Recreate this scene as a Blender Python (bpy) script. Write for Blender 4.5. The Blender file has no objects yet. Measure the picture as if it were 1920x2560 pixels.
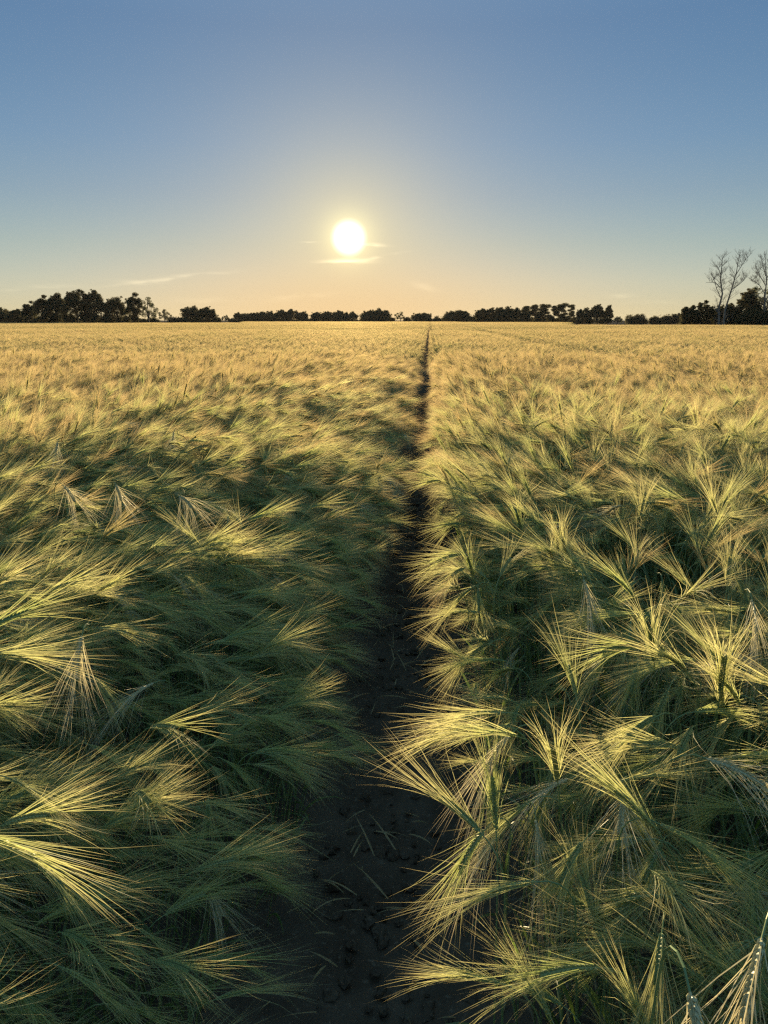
import bpy, math, random
import numpy as np
from mathutils import Vector, Matrix, Euler

C = bpy.context.scene
COL = C.collection
R = math.radians
rng = np.random.default_rng(11)
random.seed(5)

# ------------------------------------------------------------------ camera
PITCH = math.atan(480 / 1920)
CAM = Vector((0, 0, 1.62))
cam_data = bpy.data.cameras.new('camera')
cam = bpy.data.objects.new('camera', cam_data); COL.objects.link(cam)
cam_data.sensor_fit = 'VERTICAL'; cam_data.sensor_height = 36.0; cam_data.lens = 27.0
cam_data.clip_start = 0.02; cam_data.clip_end = 6000
cam.location = CAM
cam.rotation_euler = (math.pi / 2 - PITCH, 0, 0)
C.camera = cam

# ------------------------------------------------------------------ sun and sky
SUN_ELEV = R(5.6)
SUN_AZ = R(-2.48)                       # left of +Y is negative
SUN_DIR = Vector((math.sin(SUN_AZ) * math.cos(SUN_ELEV), math.cos(SUN_AZ) * math.cos(SUN_ELEV), math.sin(SUN_ELEV)))
SUN_STRENGTH, SUN_COLOR = 5.0, (1.0, 0.78, 0.46)
SKY_STRENGTH = 0.05
EXPOSURE = 1.4

sun_data = bpy.data.lights.new('sun', 'SUN')
sun_data.energy = SUN_STRENGTH; sun_data.angle = R(0.5); sun_data.color = SUN_COLOR
sun = bpy.data.objects.new('sun', sun_data); COL.objects.link(sun)
sun.rotation_euler = SUN_DIR.to_track_quat('Z', 'Y').to_euler()
sun.location = (0, 0, 30)

world = bpy.data.worlds.new('World'); C.world = world; world.use_nodes = True
nt = world.node_tree; nt.nodes.clear()


class NT:
    """small helper for writing node trees"""
    def __init__(s, tree): s.t = tree
    def n(s, kind, **kw):
        nd = s.t.nodes.new(kind)
        for k, v in kw.items(): setattr(nd, k, v)
        return nd
    def put(s, sock, v):
        if isinstance(v, bpy.types.NodeSocket): s.t.links.new(v, sock)
        elif v is not None: sock.default_value = v
    def math(s, op, a, b=None, c=None, clamp=False):
        nd = s.n('ShaderNodeMath', operation=op, use_clamp=clamp)
        for i, v in enumerate((a, b, c)): s.put(nd.inputs[i], v)
        return nd.outputs[0]
    def mix(s, f, a, b, mode='MIX'):
        nd = s.n('ShaderNodeMix', data_type='RGBA', blend_type=mode, clamp_factor=True)
        s.put(nd.inputs[0], f); s.put(nd.inputs[6], a); s.put(nd.inputs[7], b)
        return nd.outputs[2]
    def ramp(s, f, stops, interp='LINEAR'):
        nd = s.n('ShaderNodeValToRGB'); cr = nd.color_ramp; cr.interpolation = interp
        while len(cr.elements) < len(stops): cr.elements.new(0.5)
        for e, (p, c) in zip(cr.elements, stops):
            e.position = p; e.color = (*c, 1) if len(c) == 3 else c
        s.put(nd.inputs[0], f)
        return nd.outputs[0]
    def smooth(s, v, a, b):
        nd = s.n('ShaderNodeMapRange', interpolation_type='SMOOTHSTEP')
        s.put(nd.inputs[0], v); nd.inputs[1].default_value = a; nd.inputs[2].default_value = b
        return nd.outputs[0]


w = NT(nt)
out = w.n('ShaderNodeOutputWorld')
bg = w.n('ShaderNodeBackground'); bg.inputs[1].default_value = SKY_STRENGTH
sky = w.n('ShaderNodeTexSky', sky_type='NISHITA', sun_disc=False)
sky.sun_elevation = SUN_ELEV; sky.sun_rotation = SUN_AZ
sky.altitude = 60; sky.air_density = 1.0; sky.dust_density = 0.1; sky.ozone_density = 3.0
geo = w.n('ShaderNodeTexCoord')
D = geo.outputs['Generated']
sep = w.n('ShaderNodeSeparateXYZ'); nt.links.new(D, sep.inputs[0])
dot = w.n('ShaderNodeVectorMath', operation='DOT_PRODUCT')
nt.links.new(D, dot.inputs[0]); dot.inputs[1].default_value = SUN_DIR
ang = w.math('ARCCOSINE', w.math('MINIMUM', dot.outputs['Value'], 1.0))     # radians from the sun
elev = w.math('ARCSINE', sep.outputs['Z'])
azim = w.math('ARCTAN2', sep.outputs['X'], sep.outputs['Y'])


def gauss(a, s):
    q = w.math('DIVIDE', a, s)
    return w.math('EXPONENT', w.math('MULTIPLY', w.math('MULTIPLY', q, q), -1.0))


def expo(a, s):
    return w.math('EXPONENT', w.math('MULTIPLY', a, -1.0 / s))


def scaled(colour, f):
    return w.mix(1.0, (*colour, 1), f, 'MULTIPLY')


def add(a, b): return w.mix(1.0, a, b, 'ADD')


# the clear evening sky: the Nishita sky with its range held in, a little cooler by height; the unseen overhead part is brightened to fill the shade
KD = 1.0 / (SKY_STRENGTH * 2 ** EXPOSURE)                 # raw sky value that shows as 1.0
raw = sky.outputs[0]; SKY_BASE = raw
den = w.mix(1.0, (1, 1, 1, 1), w.mix(1.0, raw, (2.0 / KD,) * 3 + (1,), 'MULTIPLY'), 'ADD')
col = w.mix(1.0, raw, den, 'DIVIDE')
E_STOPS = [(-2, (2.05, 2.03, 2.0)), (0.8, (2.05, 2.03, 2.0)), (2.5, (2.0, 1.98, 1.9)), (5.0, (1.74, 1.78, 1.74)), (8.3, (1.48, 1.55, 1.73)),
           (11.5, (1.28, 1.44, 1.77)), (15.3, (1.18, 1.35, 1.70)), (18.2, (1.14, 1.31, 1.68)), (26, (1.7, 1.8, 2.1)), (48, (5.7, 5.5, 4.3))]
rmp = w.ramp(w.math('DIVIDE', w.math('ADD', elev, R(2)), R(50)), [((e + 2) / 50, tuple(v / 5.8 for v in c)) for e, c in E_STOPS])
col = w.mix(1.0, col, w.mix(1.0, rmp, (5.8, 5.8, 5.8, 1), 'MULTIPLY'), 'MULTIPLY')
# thin cirrus: streaks laid out by direction in the sky (azimuth, elevation in degrees)
noi = w.n('ShaderNodeTexNoise'); noi.inputs['Scale'].default_value = 9.0; noi.inputs['Detail'].default_value = 5.0
mp = w.n('ShaderNodeMapping'); mp.inputs['Scale'].default_value = (2.2, 2.2, 14.0)
nt.links.new(D, mp.inputs[0]); nt.links.new(mp.outputs[0], noi.inputs['Vector'])
wob = w.math('MULTIPLY', w.math('SUBTRACT', noi.outputs[0], 0.5), 0.0085)
STREAKS = [  # azimuth, elevation, half length, half thickness, slope, gain
    (-2.8, 4.05, 1.5, 0.17, 0.04, 1.7), (-1.2, 5.15, 0.95, 0.12, -0.03, 2.0), (0.1, 4.42, 1.15, 0.09, 0.16, 0.9),
    (-5.3, 5.3, 0.6, 0.06, 0.02, 0.6), (-15.2, 2.75, 3.2, 0.12, 0.13, 1.25), (-13.2, 3.05, 1.6, 0.08, 0.05, 0.8), (-17.0, 2.55, 1.4, 0.10, -0.04, 0.8),
    (-22.5, 2.2, 1.5, 0.10, 0.03, 0.6), (-25.0, 1.9, 1.0, 0.09, 0.05, 0.4), (2.9, 2.35, 0.8, 0.22, -0.25, 0.4), (16.6, 1.65, 0.75, 0.12, 0.0, 0.7),
    (18.6, 1.2, 1.6, 0.12, 0.0, 0.4), (-6.5, 1.6, 2.6, 0.22, 0.06, 0.3), (-12.5, 1.35, 3.0, 0.2, 0.02, 0.3)]
cl = None
for a0, e0, hl, ht, sl, g in STREAKS:
    da = w.math('SUBTRACT', azim, R(a0))
    de = w.math('SUBTRACT', w.math('SUBTRACT', w.math('ADD', elev, wob), R(e0)), w.math('MULTIPLY', da, sl))
    v = w.math('MULTIPLY', w.math('MULTIPLY', gauss(da, R(hl)), gauss(de, R(ht))), g)
    cl = v if cl is None else w.math('ADD', cl, v)
cl = w.math('MULTIPLY', cl, w.smooth(noi.outputs[0], 0.33, 0.62))
near_sun = w.math('ADD', w.math('MULTIPLY', expo(ang, R(4.0)), 3.0), 0.85)
cloud_light = scaled((1.0, 0.80, 0.46), w.math('MULTIPLY', w.math('MULTIPLY', cl, near_sun), 0.16 * KD))
# the sun's own glare in the air: a wide warm aureole, a tight one, and the disc
col = w.mix(w.math('MULTIPLY', expo(ang, R(4.3)), 0.95), col, (0.96 * KD, 0.82 * KD, 0.47 * KD, 1))
low = w.math('MULTIPLY', gauss(w.math('SUBTRACT', elev, R(-0.5)), R(4.4)), gauss(w.math('SUBTRACT', azim, SUN_AZ), R(15)))
col = w.mix(w.math('MULTIPLY', low, 0.72), col, (0.94 * KD, 0.585 * KD, 0.25 * KD, 1))
col = add(col, scaled((1.0, 0.92, 0.42), w.math('MULTIPLY', gauss(ang, R(1.5)), 0.42 * KD)))
col = add(col, cloud_light)
disc = w.math('SUBTRACT', 1.0, w.smooth(ang, R(0.52), R(1.42)))
col = add(col, scaled((1.0, 0.97, 0.85), w.math('MULTIPLY', disc, 1.3 * KD)))
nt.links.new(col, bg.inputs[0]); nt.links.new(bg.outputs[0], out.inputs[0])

vs = C.view_settings
C.display_settings.display_device = 'sRGB'
vs.view_transform = 'Standard'; vs.look = 'None'; vs.gamma = 1.0; vs.use_curve_mapping = False
vs.exposure = EXPOSURE
cy = C.cycles
cy.max_bounces = 6; cy.diffuse_bounces = 3; cy.glossy_bounces = 2; cy.transmission_bounces = 4
cy.transparent_max_bounces = 8; cy.volume_bounces = 0
cy.caustics_reflective = False; cy.caustics_refractive = False
cy.use_denoising = False; cy.pixel_filter_type = 'BLACKMAN_HARRIS'; cy.filter_width = 1.35
cy.sample_clamp_indirect = 4.0

# ------------------------------------------------------------------ small tools
def mesh_of(name, verts, faces, mats, mat_idx=None, tip=None, smooth=False):
    me = bpy.data.meshes.new(name)
    if isinstance(verts, np.ndarray): verts = verts.tolist()
    me.from_pydata(verts, [], faces)
    for m in mats: me.materials.append(m)
    if mat_idx is not None: me.polygons.foreach_set('material_index', np.asarray(mat_idx, dtype=np.int32))
    if tip is not None:
        at = me.attributes.new('tip', 'FLOAT', 'POINT'); at.data.foreach_set('value', np.asarray(tip, dtype=np.float32))
    if smooth: me.polygons.foreach_set('use_smooth', np.ones(len(me.polygons), dtype=bool))
    me.update()
    return me


def link(name, me, parent=None):
    o = bpy.data.objects.new(name, me); COL.objects.link(o)
    if parent is not None: o.parent = parent
    return o


def empty(name, loc=(0, 0, 0)):
    o = bpy.data.objects.new(name, None); COL.objects.link(o); o.location = loc
    o.empty_display_size = 0.1
    return o


def tag(o, label=None, cat=None, group=None, kind=None):
    if label: o['label'] = label
    if cat: o['category'] = cat
    if group: o['group'] = group
    if kind: o['kind'] = kind
    return o


def ray(px, py):
    """direction through a pixel of the 1920 x 2560 photograph"""
    x, up = px - 960, 1280 - py
    cp, sp = math.cos(PITCH), math.sin(PITCH)
    return Vector((x, 1920 * cp + up * sp, -1920 * sp + up * cp))


def at_height(px, py, z):
    d = ray(px, py); k = (z - CAM.z) / d.z
    return CAM + d * k


def at_depth(px, py, y):
    d = ray(px, py)
    return CAM + d * (y / d.y)


PATH_X0, PATH_S = -0.10, 0.0580          # the tramline: x = X0 + S * y
PATH_A = math.atan(PATH_S)


def path_u(x, y): return (x - PATH_X0 - PATH_S * y) * math.cos(PATH_A)


# value noise for laying out the crop
_N = np.random.default_rng(3).random((128, 128))
def vnoise(x, y, s):
    x = np.asarray(x) / s + 57.3; y = np.asarray(y) / s + 31.7
    xi = np.floor(x).astype(int); yi = np.floor(y).astype(int); fx = x - xi; fy = y - yi
    fx = fx * fx * (3 - 2 * fx); fy = fy * fy * (3 - 2 * fy)
    g = lambda i, j: _N[i % 128, j % 128]
    return (g(xi, yi) * (1 - fx) + g(xi + 1, yi) * fx) * (1 - fy) + (g(xi, yi + 1) * (1 - fx) + g(xi + 1, yi + 1) * fx) * fy


# ------------------------------------------------------------------ materials
def material(name):
    m = bpy.data.materials.new(name); m.use_nodes = True
    m.node_tree.nodes.clear()
    return m, NT(m.node_tree)


def leafy(name, c0, c1, t0=None, translucent=0.45, gloss=0.05, rough=0.45, tip_col=None, forward=0.0):
    """thin plant tissue: diffuse + light let through + a little sheen; each plant its own tint"""
    m, n = material(name)
    o = n.n('ShaderNodeOutputMaterial')
    oi = n.n('ShaderNodeObjectInfo')
    col = n.mix(oi.outputs['Random'], (*c0, 1), (*c1, 1))
    if tip_col is not None:
        at = n.n('ShaderNodeAttribute', attribute_name='tip')
        col = n.mix(n.math('MULTIPLY', n.math('POWER', at.outputs['Fac'], 1.6), 0.8), col, (*tip_col, 1))
    d = n.n('ShaderNodeBsdfDiffuse'); n.put(d.inputs[0], col)
    tr = n.n('ShaderNodeBsdfTranslucent'); n.put(tr.inputs[0], n.mix(1.0, col, (*(t0 or (1, 1, 1)), 1), 'MULTIPLY'))
    mx = n.n('ShaderNodeMixShader'); mx.inputs[0].default_value = translucent
    n.t.links.new(d.outputs[0], mx.inputs[1]); n.t.links.new(tr.outputs[0], mx.inputs[2])
    sh = mx.outputs[0]
    if forward:      # fine hairs scatter much of the light onward
        rf = n.n('ShaderNodeBsdfRefraction'); rf.inputs['Roughness'].default_value = 0.9; rf.inputs['IOR'].default_value = 1.04
        n.put(rf.inputs[0], n.mix(0.5, col, (1.0, 0.86, 0.5, 1)))
        mf = n.n('ShaderNodeMixShader'); mf.inputs[0].default_value = forward
        n.t.links.new(sh, mf.inputs[1]); n.t.links.new(rf.outputs[0], mf.inputs[2]); sh = mf.outputs[0]
    g = n.n('ShaderNodeBsdfGlossy'); g.inputs['Roughness'].default_value = rough
    n.put(g.inputs[0], (0.9, 0.88, 0.8, 1))
    mg = n.n('ShaderNodeMixShader'); mg.inputs[0].default_value = gloss
    n.t.links.new(sh, mg.inputs[1]); n.t.links.new(g.outputs[0], mg.inputs[2])
    n.t.links.new(mg.outputs[0], o.inputs[0])
    return m


M_AWN = leafy('barley_awn', (0.54, 0.61, 0.21), (0.71, 0.68, 0.30), translucent=0.58, gloss=0.03, rough=0.5, tip_col=(0.70, 0.55, 0.30), forward=0.25)
M_AWN_FIELD = leafy('barley_awn_field', (0.44, 0.40, 0.16), (0.58, 0.46, 0.21), translucent=0.55, gloss=0.0, rough=0.6, tip_col=(0.62, 0.42, 0.24), forward=0.02)  # distant beards: the gold of backlight is put into the colour
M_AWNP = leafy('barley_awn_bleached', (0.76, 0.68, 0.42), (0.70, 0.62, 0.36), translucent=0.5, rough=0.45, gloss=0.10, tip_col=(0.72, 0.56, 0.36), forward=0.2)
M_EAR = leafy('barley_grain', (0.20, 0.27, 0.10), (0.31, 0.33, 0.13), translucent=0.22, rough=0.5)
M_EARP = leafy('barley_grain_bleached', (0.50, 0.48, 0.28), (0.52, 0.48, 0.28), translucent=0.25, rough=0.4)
M_STEM = leafy('barley_stem', (0.15, 0.23, 0.10), (0.22, 0.27, 0.11), translucent=0.12, rough=0.4)
M_LEAF = leafy('barley_leaf', (0.11, 0.17, 0.05), (0.15, 0.21, 0.06), t0=(1.2, 1.25, 0.7), translucent=0.45, rough=0.4)
M_DRY = leafy('barley_dry_leaf', (0.36, 0.28, 0.15), (0.28, 0.22, 0.12), translucent=0.35, rough=0.6)
# ------------------------------------------------------------------ one barley plant
def frame_curve(pts):
    t = np.gradient(pts, axis=0)
    return t / np.linalg.norm(t, axis=1)[:, None]


class Acc:
    """collects vertices and faces; tip = 0..1 along an awn"""
    def __init__(s): s.v, s.f, s.m, s.t = [], [], [], []
    def add(s, verts, faces, mat=0, tip=None):
        b = len(s.v)
        s.v.extend([tuple(p) for p in verts]); s.f.extend([tuple(b + i for i in f) for f in faces])
        s.m.extend([mat] * len(faces)); s.t.extend(tip if tip is not None else [0.0] * len(verts))
    def tube(s, pts, rad, sides=5, mat=0):
        pts = np.asarray(pts, float); t = frame_curve(pts)
        ref = np.array([0.13, 0.97, 0.2]); V = []
        for p, d, r in zip(pts, t, rad):
            a = np.cross(d, ref); a /= np.linalg.norm(a) + 1e-9; b = np.cross(d, a)
            for k in range(sides):
                q = 2 * math.pi * k / sides
                V.append(p + (a * math.cos(q) + b * math.sin(q)) * r)
        F = []
        for i in range(len(pts) - 1):
            for k in range(sides):
                F.append((i * sides + k, i * sides + (k + 1) % sides, (i + 1) * sides + (k + 1) % sides, (i + 1) * sides + k))
        s.add(V, F, mat)
    def ribbon(s, pts, side, wid, mat=0, tipped=False):
        n = len(pts); V, T = [], []
        for i in range(n - 1):
            h = side * wid[i] * 0.5
            V += [pts[i] - h, pts[i] + h]; T += [i / (n - 1)] * 2
        V.append(pts[-1]); T.append(1.0)
        F = [(2 * i, 2 * i + 1, 2 * i + 3, 2 * i + 2) for i in range(n - 2)] + [(2 * n - 4, 2 * n - 3, 2 * n - 2)]
        s.add(V, F, mat, T if tipped else None)
    def mesh(s, name, mats, smooth=False): return mesh_of(name, s.v, s.f, mats, s.m, s.t, smooth)


def blade(a, base, az, up, length, wid, droop, r, mat, twist=0.0, fold=True):
    """a long leaf blade: starts upwards at angle `up` from vertical, bends over by `droop`"""
    n = 8; pts = [np.array(base, float)]; th = up
    for i in range(n):
        th2 = up + droop * ((i + 1) / n) ** 1.8
        d = np.array([math.sin(th2) * math.cos(az), math.sin(th2) * math.sin(az), math.cos(th2)])
        pts.append(pts[-1] + d * length / n)
    side0 = np.array([-math.sin(az), math.cos(az), 0.0])
    V, F = [], []
    for i, p in enumerate(pts):
        s = i / n; ww = wid * (0.55 + 0.45 * min(1, s * 4)) * (1 - s ** 2.2) + 0.0004
        q = twist * s
        t = pts[min(i + 1, n)] - pts[max(i - 1, 0)]; t = t / np.linalg.norm(t)
        nn = np.cross(side0, t)
        sd = side0 * math.cos(q) + nn * math.sin(q); nn = np.cross(sd, t)
        V += [p - sd * ww / 2, p - nn * ww * 0.14, p + sd * ww / 2]
    for i in range(n):
        b = 3 * i
        F += [(b, b + 1, b + 4, b + 3), (b + 1, b + 2, b + 5, b + 4)]
    a.add(V, F, mat)


def plant_parts(seed, nod, height=0.74, rows=6, awn_len=0.135, spread=16, detail=2, flag=True, fall=0.10):
    """returns Acc per part: stem, leaves (list), dry leaves (list), ear, beard ; nods towards +X"""
    r = np.random.default_rng(seed)
    # axis: stem then ear
    ear_len = 0.085 * r.uniform(0.85, 1.15)
    neck = 0.10
    ns = 9 if detail == 2 else 4
    pts = [np.zeros(3)]; th = r.uniform(-0.03, 0.06)
    wob = r.uniform(-0.03, 0.03)
    for i in range(ns):
        th += r.uniform(-0.02, 0.025)
        pts.append(pts[-1] + np.array([math.sin(th), wob, math.cos(th)]) * (height - neck) / ns)
    for i in range(5):
        th2 = th + (nod - th) * ((i + 1) / 5) ** 1.3 * 0.88
        pts.append(pts[-1] + np.array([math.sin(th2), wob, math.cos(th2)]) * neck / 5)
    stem = Acc()
    rad = np.linspace(0.0021, 0.0011, len(pts))
    stem.tube(pts, rad, 5 if detail == 2 else 3)
    neck_pt = pts[-1].copy()
    # ear
    ear, beard = Acc(), Acc()
    ne = 13 if detail == 2 else 7
    epts = [pts[-1]]; tng = []
    for i in range(ne):
        t3 = th2 + (nod - th2) * (i / ne) + 0.28 * (i / ne) * (1 if nod > 0.5 else 0.4)
        tt = np.array([math.sin(t3), wob, math.cos(t3)]); tt /= np.linalg.norm(tt)
        tng.append(tt); epts.append(epts[-1] + tt * ear_len / ne)
    roll = r.uniform(-0.9, 0.9)
    for i in range(ne):
        tt = tng[i]; B = np.array([0.0, 1.0, 0.0]); B -= tt * B.dot(tt); B /= np.linalg.norm(B); N = np.cross(tt, B)
        for side in (-1, 1):
            for k in range(rows // 2):
                ph = roll + (0 if side > 0 else math.pi) + (k - (rows // 2 - 1) / 2) * 0.75 + r.uniform(-0.2, 0.2)
                rad_d = B * math.cos(ph) + N * math.sin(ph)
                kd = tt * math.cos(0.36) + rad_d * math.sin(0.36); 
                p0 = epts[i] + rad_d * 0.0016 + tt * (0.5 * ear_len / ne if side > 0 else 0)
                kl = 0.0105 * (0.75 if i in (0, ne - 1) else 1.0); kw = 0.0022
                if detail == 2:
                    sd = np.cross(kd, rad_d); sd /= np.linalg.norm(sd); nn = np.cross(sd, kd)
                    mid = p0 + kd * kl * 0.45
                    ear.add([p0, mid + sd * kw, mid + nn * kw * 0.9, mid - sd * kw, mid - nn * kw * 0.9, p0 + kd * kl],
                            [(0, 1, 2), (0, 2, 3), (0, 3, 4), (0, 4, 1), (5, 2, 1), (5, 3, 2), (5, 4, 3), (5, 1, 4)])
                # awn
                L = awn_len * r.uniform(0.72, 1.12) * (1.0 - 0.25 * abs(i / ne - 0.45))
                sp = R(spread) * r.uniform(0.2, 1.15) * (1.0 - 0.35 * i / ne)
                d = tt * math.cos(sp) + rad_d * math.sin(sp) + r.normal(0, 0.035, 3); d /= np.linalg.norm(d)
                bend = (rad_d * r.uniform(0.0, 0.22) + np.array([0, 0, -1]) * r.uniform(0.0, fall) + r.normal(0, 0.07, 3)) * L
                q = p0 + kd * kl
                ss = np.array([0, 0.3, 0.65, 1.0]) if detail == 2 else np.array([0, 0.5, 1.0])
                ap = [q + d * L * s_ + bend * s_ * s_ for s_ in ss]
                sv = np.cross(d, r.normal(0, 1, 3)); sv /= np.linalg.norm(sv)
                ww = (0.0012 if detail == 2 else 0.0017)
                beard.ribbon(ap, sv, [ww, ww * 0.8, ww * 0.5, 0][:len(ap) - 1] + [0], 0, True)
    if detail < 2:
        ear.tube(epts, [0.002] + [0.0052] * (len(epts) - 2) + [0.0015], 4)
    else:
        ear.tube(epts, [0.0012] * len(epts), 4)
    leaves, dry = [], []
    if detail == 2:
        for k, hz in enumerate((0.30, 0.50, 0.74)):
            if k == 2 and not flag: continue
            a = Acc(); i = min(int(hz * ns), ns - 1)
            az = r.uniform(0, 2 * math.pi)
            blade(a, pts[i], az, R(r.uniform(8, 25)) if k == 2 else R(r.uniform(20, 40)), r.uniform(0.15, 0.24), r.uniform(0.008, 0.012),
                  R(r.uniform(20, 130)), r, 0, r.uniform(-1.2, 1.2))
            leaves.append(a)
        for hz in (0.08, 0.2):
            if r.random() < 0.75:
                a = Acc(); i = int(hz * ns)
                blade(a, pts[i], r.uniform(0, 6.28), R(r.uniform(20, 60)), r.uniform(0.10, 0.2), 0.006, R(r.uniform(60, 130)), r, 0, r.uniform(-2, 2))
                dry.append(a)
    return dict(stem=stem, ear=ear, beard=beard, leaves=leaves, dry=dry, neck=neck_pt, mid=(epts[ne // 2]), tip=epts[-1] + tng[-1] * awn_len * 0.7)


def joined(parts, name, pale=False, backlit=False):
    v, f, m, t = [], [], [], []
    mats = [M_STEM, M_EARP if pale else M_EAR, M_AWNP if pale else (M_AWN_FIELD if backlit else M_AWN), M_LEAF, M_DRY]
    def put(a, mi):
        b = len(v); v.extend(a.v); f.extend([tuple(b + i for i in q) for q in a.f]); m.extend([mi] * len(a.f)); t.extend(a.t)
    put(parts['stem'], 0); put(parts['ear'], 1); put(parts['beard'], 2)
    for a in parts['leaves']: put(a, 3)
    for a in parts['dry']: put(a, 4)
    return mesh_of(name, v, f, mats, m, t)


SRC = bpy.data.collections.new('barley_sources')      # not linked: only the shapes that the crop is sown from
SOURCES = []
def source(me):
    o = bpy.data.objects.new('barley_source_%03d' % len(SOURCES), me); SRC.objects.link(o); SOURCES.append(o)
    return len(SOURCES) - 1


KINDS = [  # nod in degrees from upright, height, awn spread, bleached, flag leaf up
    (22, 0.76, 13, 0, 1), (38, 0.74, 15, 0, 0), (50, 0.77, 17, 0, 1), (58, 0.75, 14, 0, 0), (66, 0.78, 19, 0, 0), (74, 0.75, 16, 0, 1),
    (80, 0.77, 18, 0, 0), (86, 0.79, 15, 0, 0), (92, 0.76, 20, 0, 0), (98, 0.78, 17, 0, 1), (104, 0.80, 16, 0, 0), (112, 0.78, 19, 0, 0),
    (120, 0.79, 15, 0, 0), (128, 0.81, 18, 0, 1), (70, 0.72, 21, 0, 0), (138, 0.82, 17, 0, 0), (128, 0.80, 38, 1, 0), (142, 0.82, 30, 1, 0), (105, 0.79, 36, 1, 0)]
NK = len(KINDS)
PARTS, NECKS = [], []
for i, (nod, h, sp, pale, fl) in enumerate(KINDS):
    p = plant_parts(100 + i, R(nod), h, 4, 0.172, sp, 2, bool(fl), 0.75 if pale else 0.14)
    PARTS.append(p); NECKS.append(p['neck'])
    source(joined(p, 'barley_plant', bool(pale)))
BACKLIT0 = len(SOURCES)                                  # the same plants with the low sun's backlit gold put into the beard colour: more further out
for i in range(16): source(joined(PARTS[i], 'backlit_barley_plant', False, True))

# part meshes shared by the plants that stand as things of their own
PART_MESH = []
for i, p in enumerate(PARTS):
    pale = KINDS[i][3]
    PART_MESH.append(dict(
        stem=p['stem'].mesh('stem', [M_STEM]), ear=p['ear'].mesh('ear', [M_EARP if pale else M_EAR]),
        beard=p['beard'].mesh('beard', [M_AWNP if pale else M_AWN]),
        leaves=[a.mesh('leaf', [M_LEAF]) for a in p['leaves']], dry=[a.mesh('dry_leaf', [M_DRY]) for a in p['dry']]))


def patch(seed, size, count, detail_awn, hvar):
    """a square of crop for the middle and far distance"""
    r = np.random.default_rng(seed); v, f, m, t = [], [], [], []
    protos = [plant_parts(seed * 50 + k, R(a), 0.76, 2 if detail_awn else 2, 0.15, 17, 1) for k, a in enumerate((35, 60, 75, 90, 100, 115, 130))]
    for _ in range(count):
        p = protos[r.integers(len(protos))]
        x, y = r.uniform(-size / 2, size / 2, 2)
        az = r.normal(-0.2, 0.9) if r.random() < 0.8 else r.uniform(0, 6.28)
        c, s_ = math.cos(az), math.sin(az)
        z = 1.0 + 0.5 * hvar * (vnoise(x + seed * 7, y, 0.45) - 0.5) + r.normal(0, hvar * 0.25)
        sc = 1.0
        for nm, mi in (('stem', 0), ('ear', 1), ('beard', 2)):
            a = p[nm]; A = np.array(a.v)
            if len(A) == 0: continue
            wfac = 1.0
            B = np.stack([A[:, 0] * c - A[:, 1] * s_ + x, A[:, 0] * s_ + A[:, 1] * c + y, A[:, 2] * z], 1)
            b = len(v); v.extend(map(tuple, B)); f.extend([tuple(b + i for i in q) for q in a.f]); m.extend([mi] * len(a.f)); t.extend(a.t)
    return mesh_of('barley_patch', v, f, [M_STEM, M_EAR, M_AWN_FIELD], m, t)


MID0 = len(SOURCES)
for k in range(7): source(patch(20 + k, 1.0, 190, True, 0.14))
FAR0 = len(SOURCES)
for k in range(4): source(patch(40 + k, 4.0, 850, False, 0.12))
NMID, NFAR = 7, 4

# ------------------------------------------------------------------ sowing
def edge_distance(az):
    """how far the crop reaches at this azimuth (radians right of +Y)"""
    d = math.degrees(az)
    if d > 13: return 135
    if d > 5.4: return 302
    if d > 2.6: return 383
    if d < -10: return 236
    return 424


def crop_height(x, y, u):
    far = np.clip((np.hypot(x, y) - 3.0) / 4.0, 0, 1)
    h = 1.0 + (0.20 - 0.10 * far) * (vnoise(x, y, 0.55) - 0.5) + (0.10 - 0.05 * far) * (vnoise(x + 40, y, 1.7) - 0.5)
    h = h - 0.17 * np.exp(-((u + 0.30) / 0.28) ** 2) * (u < 0) - 0.10 * np.exp(-((u - 0.32) / 0.16) ** 2) * (u > 0)
    h = h - 0.085 * np.clip((5.0 - y) / 2.0, 0, 1) * np.clip((u + 2.1) / 0.8, 0, 1) * (u < 0)  # near crop left of the path lowered to leave it in shade
    h = h - 0.05 * np.exp(-(np.hypot(x, y) / 1.25) ** 4)
    h = h - 0.16 * np.exp(-((u - 3.75) / 0.22) ** 2)
    return h


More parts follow.
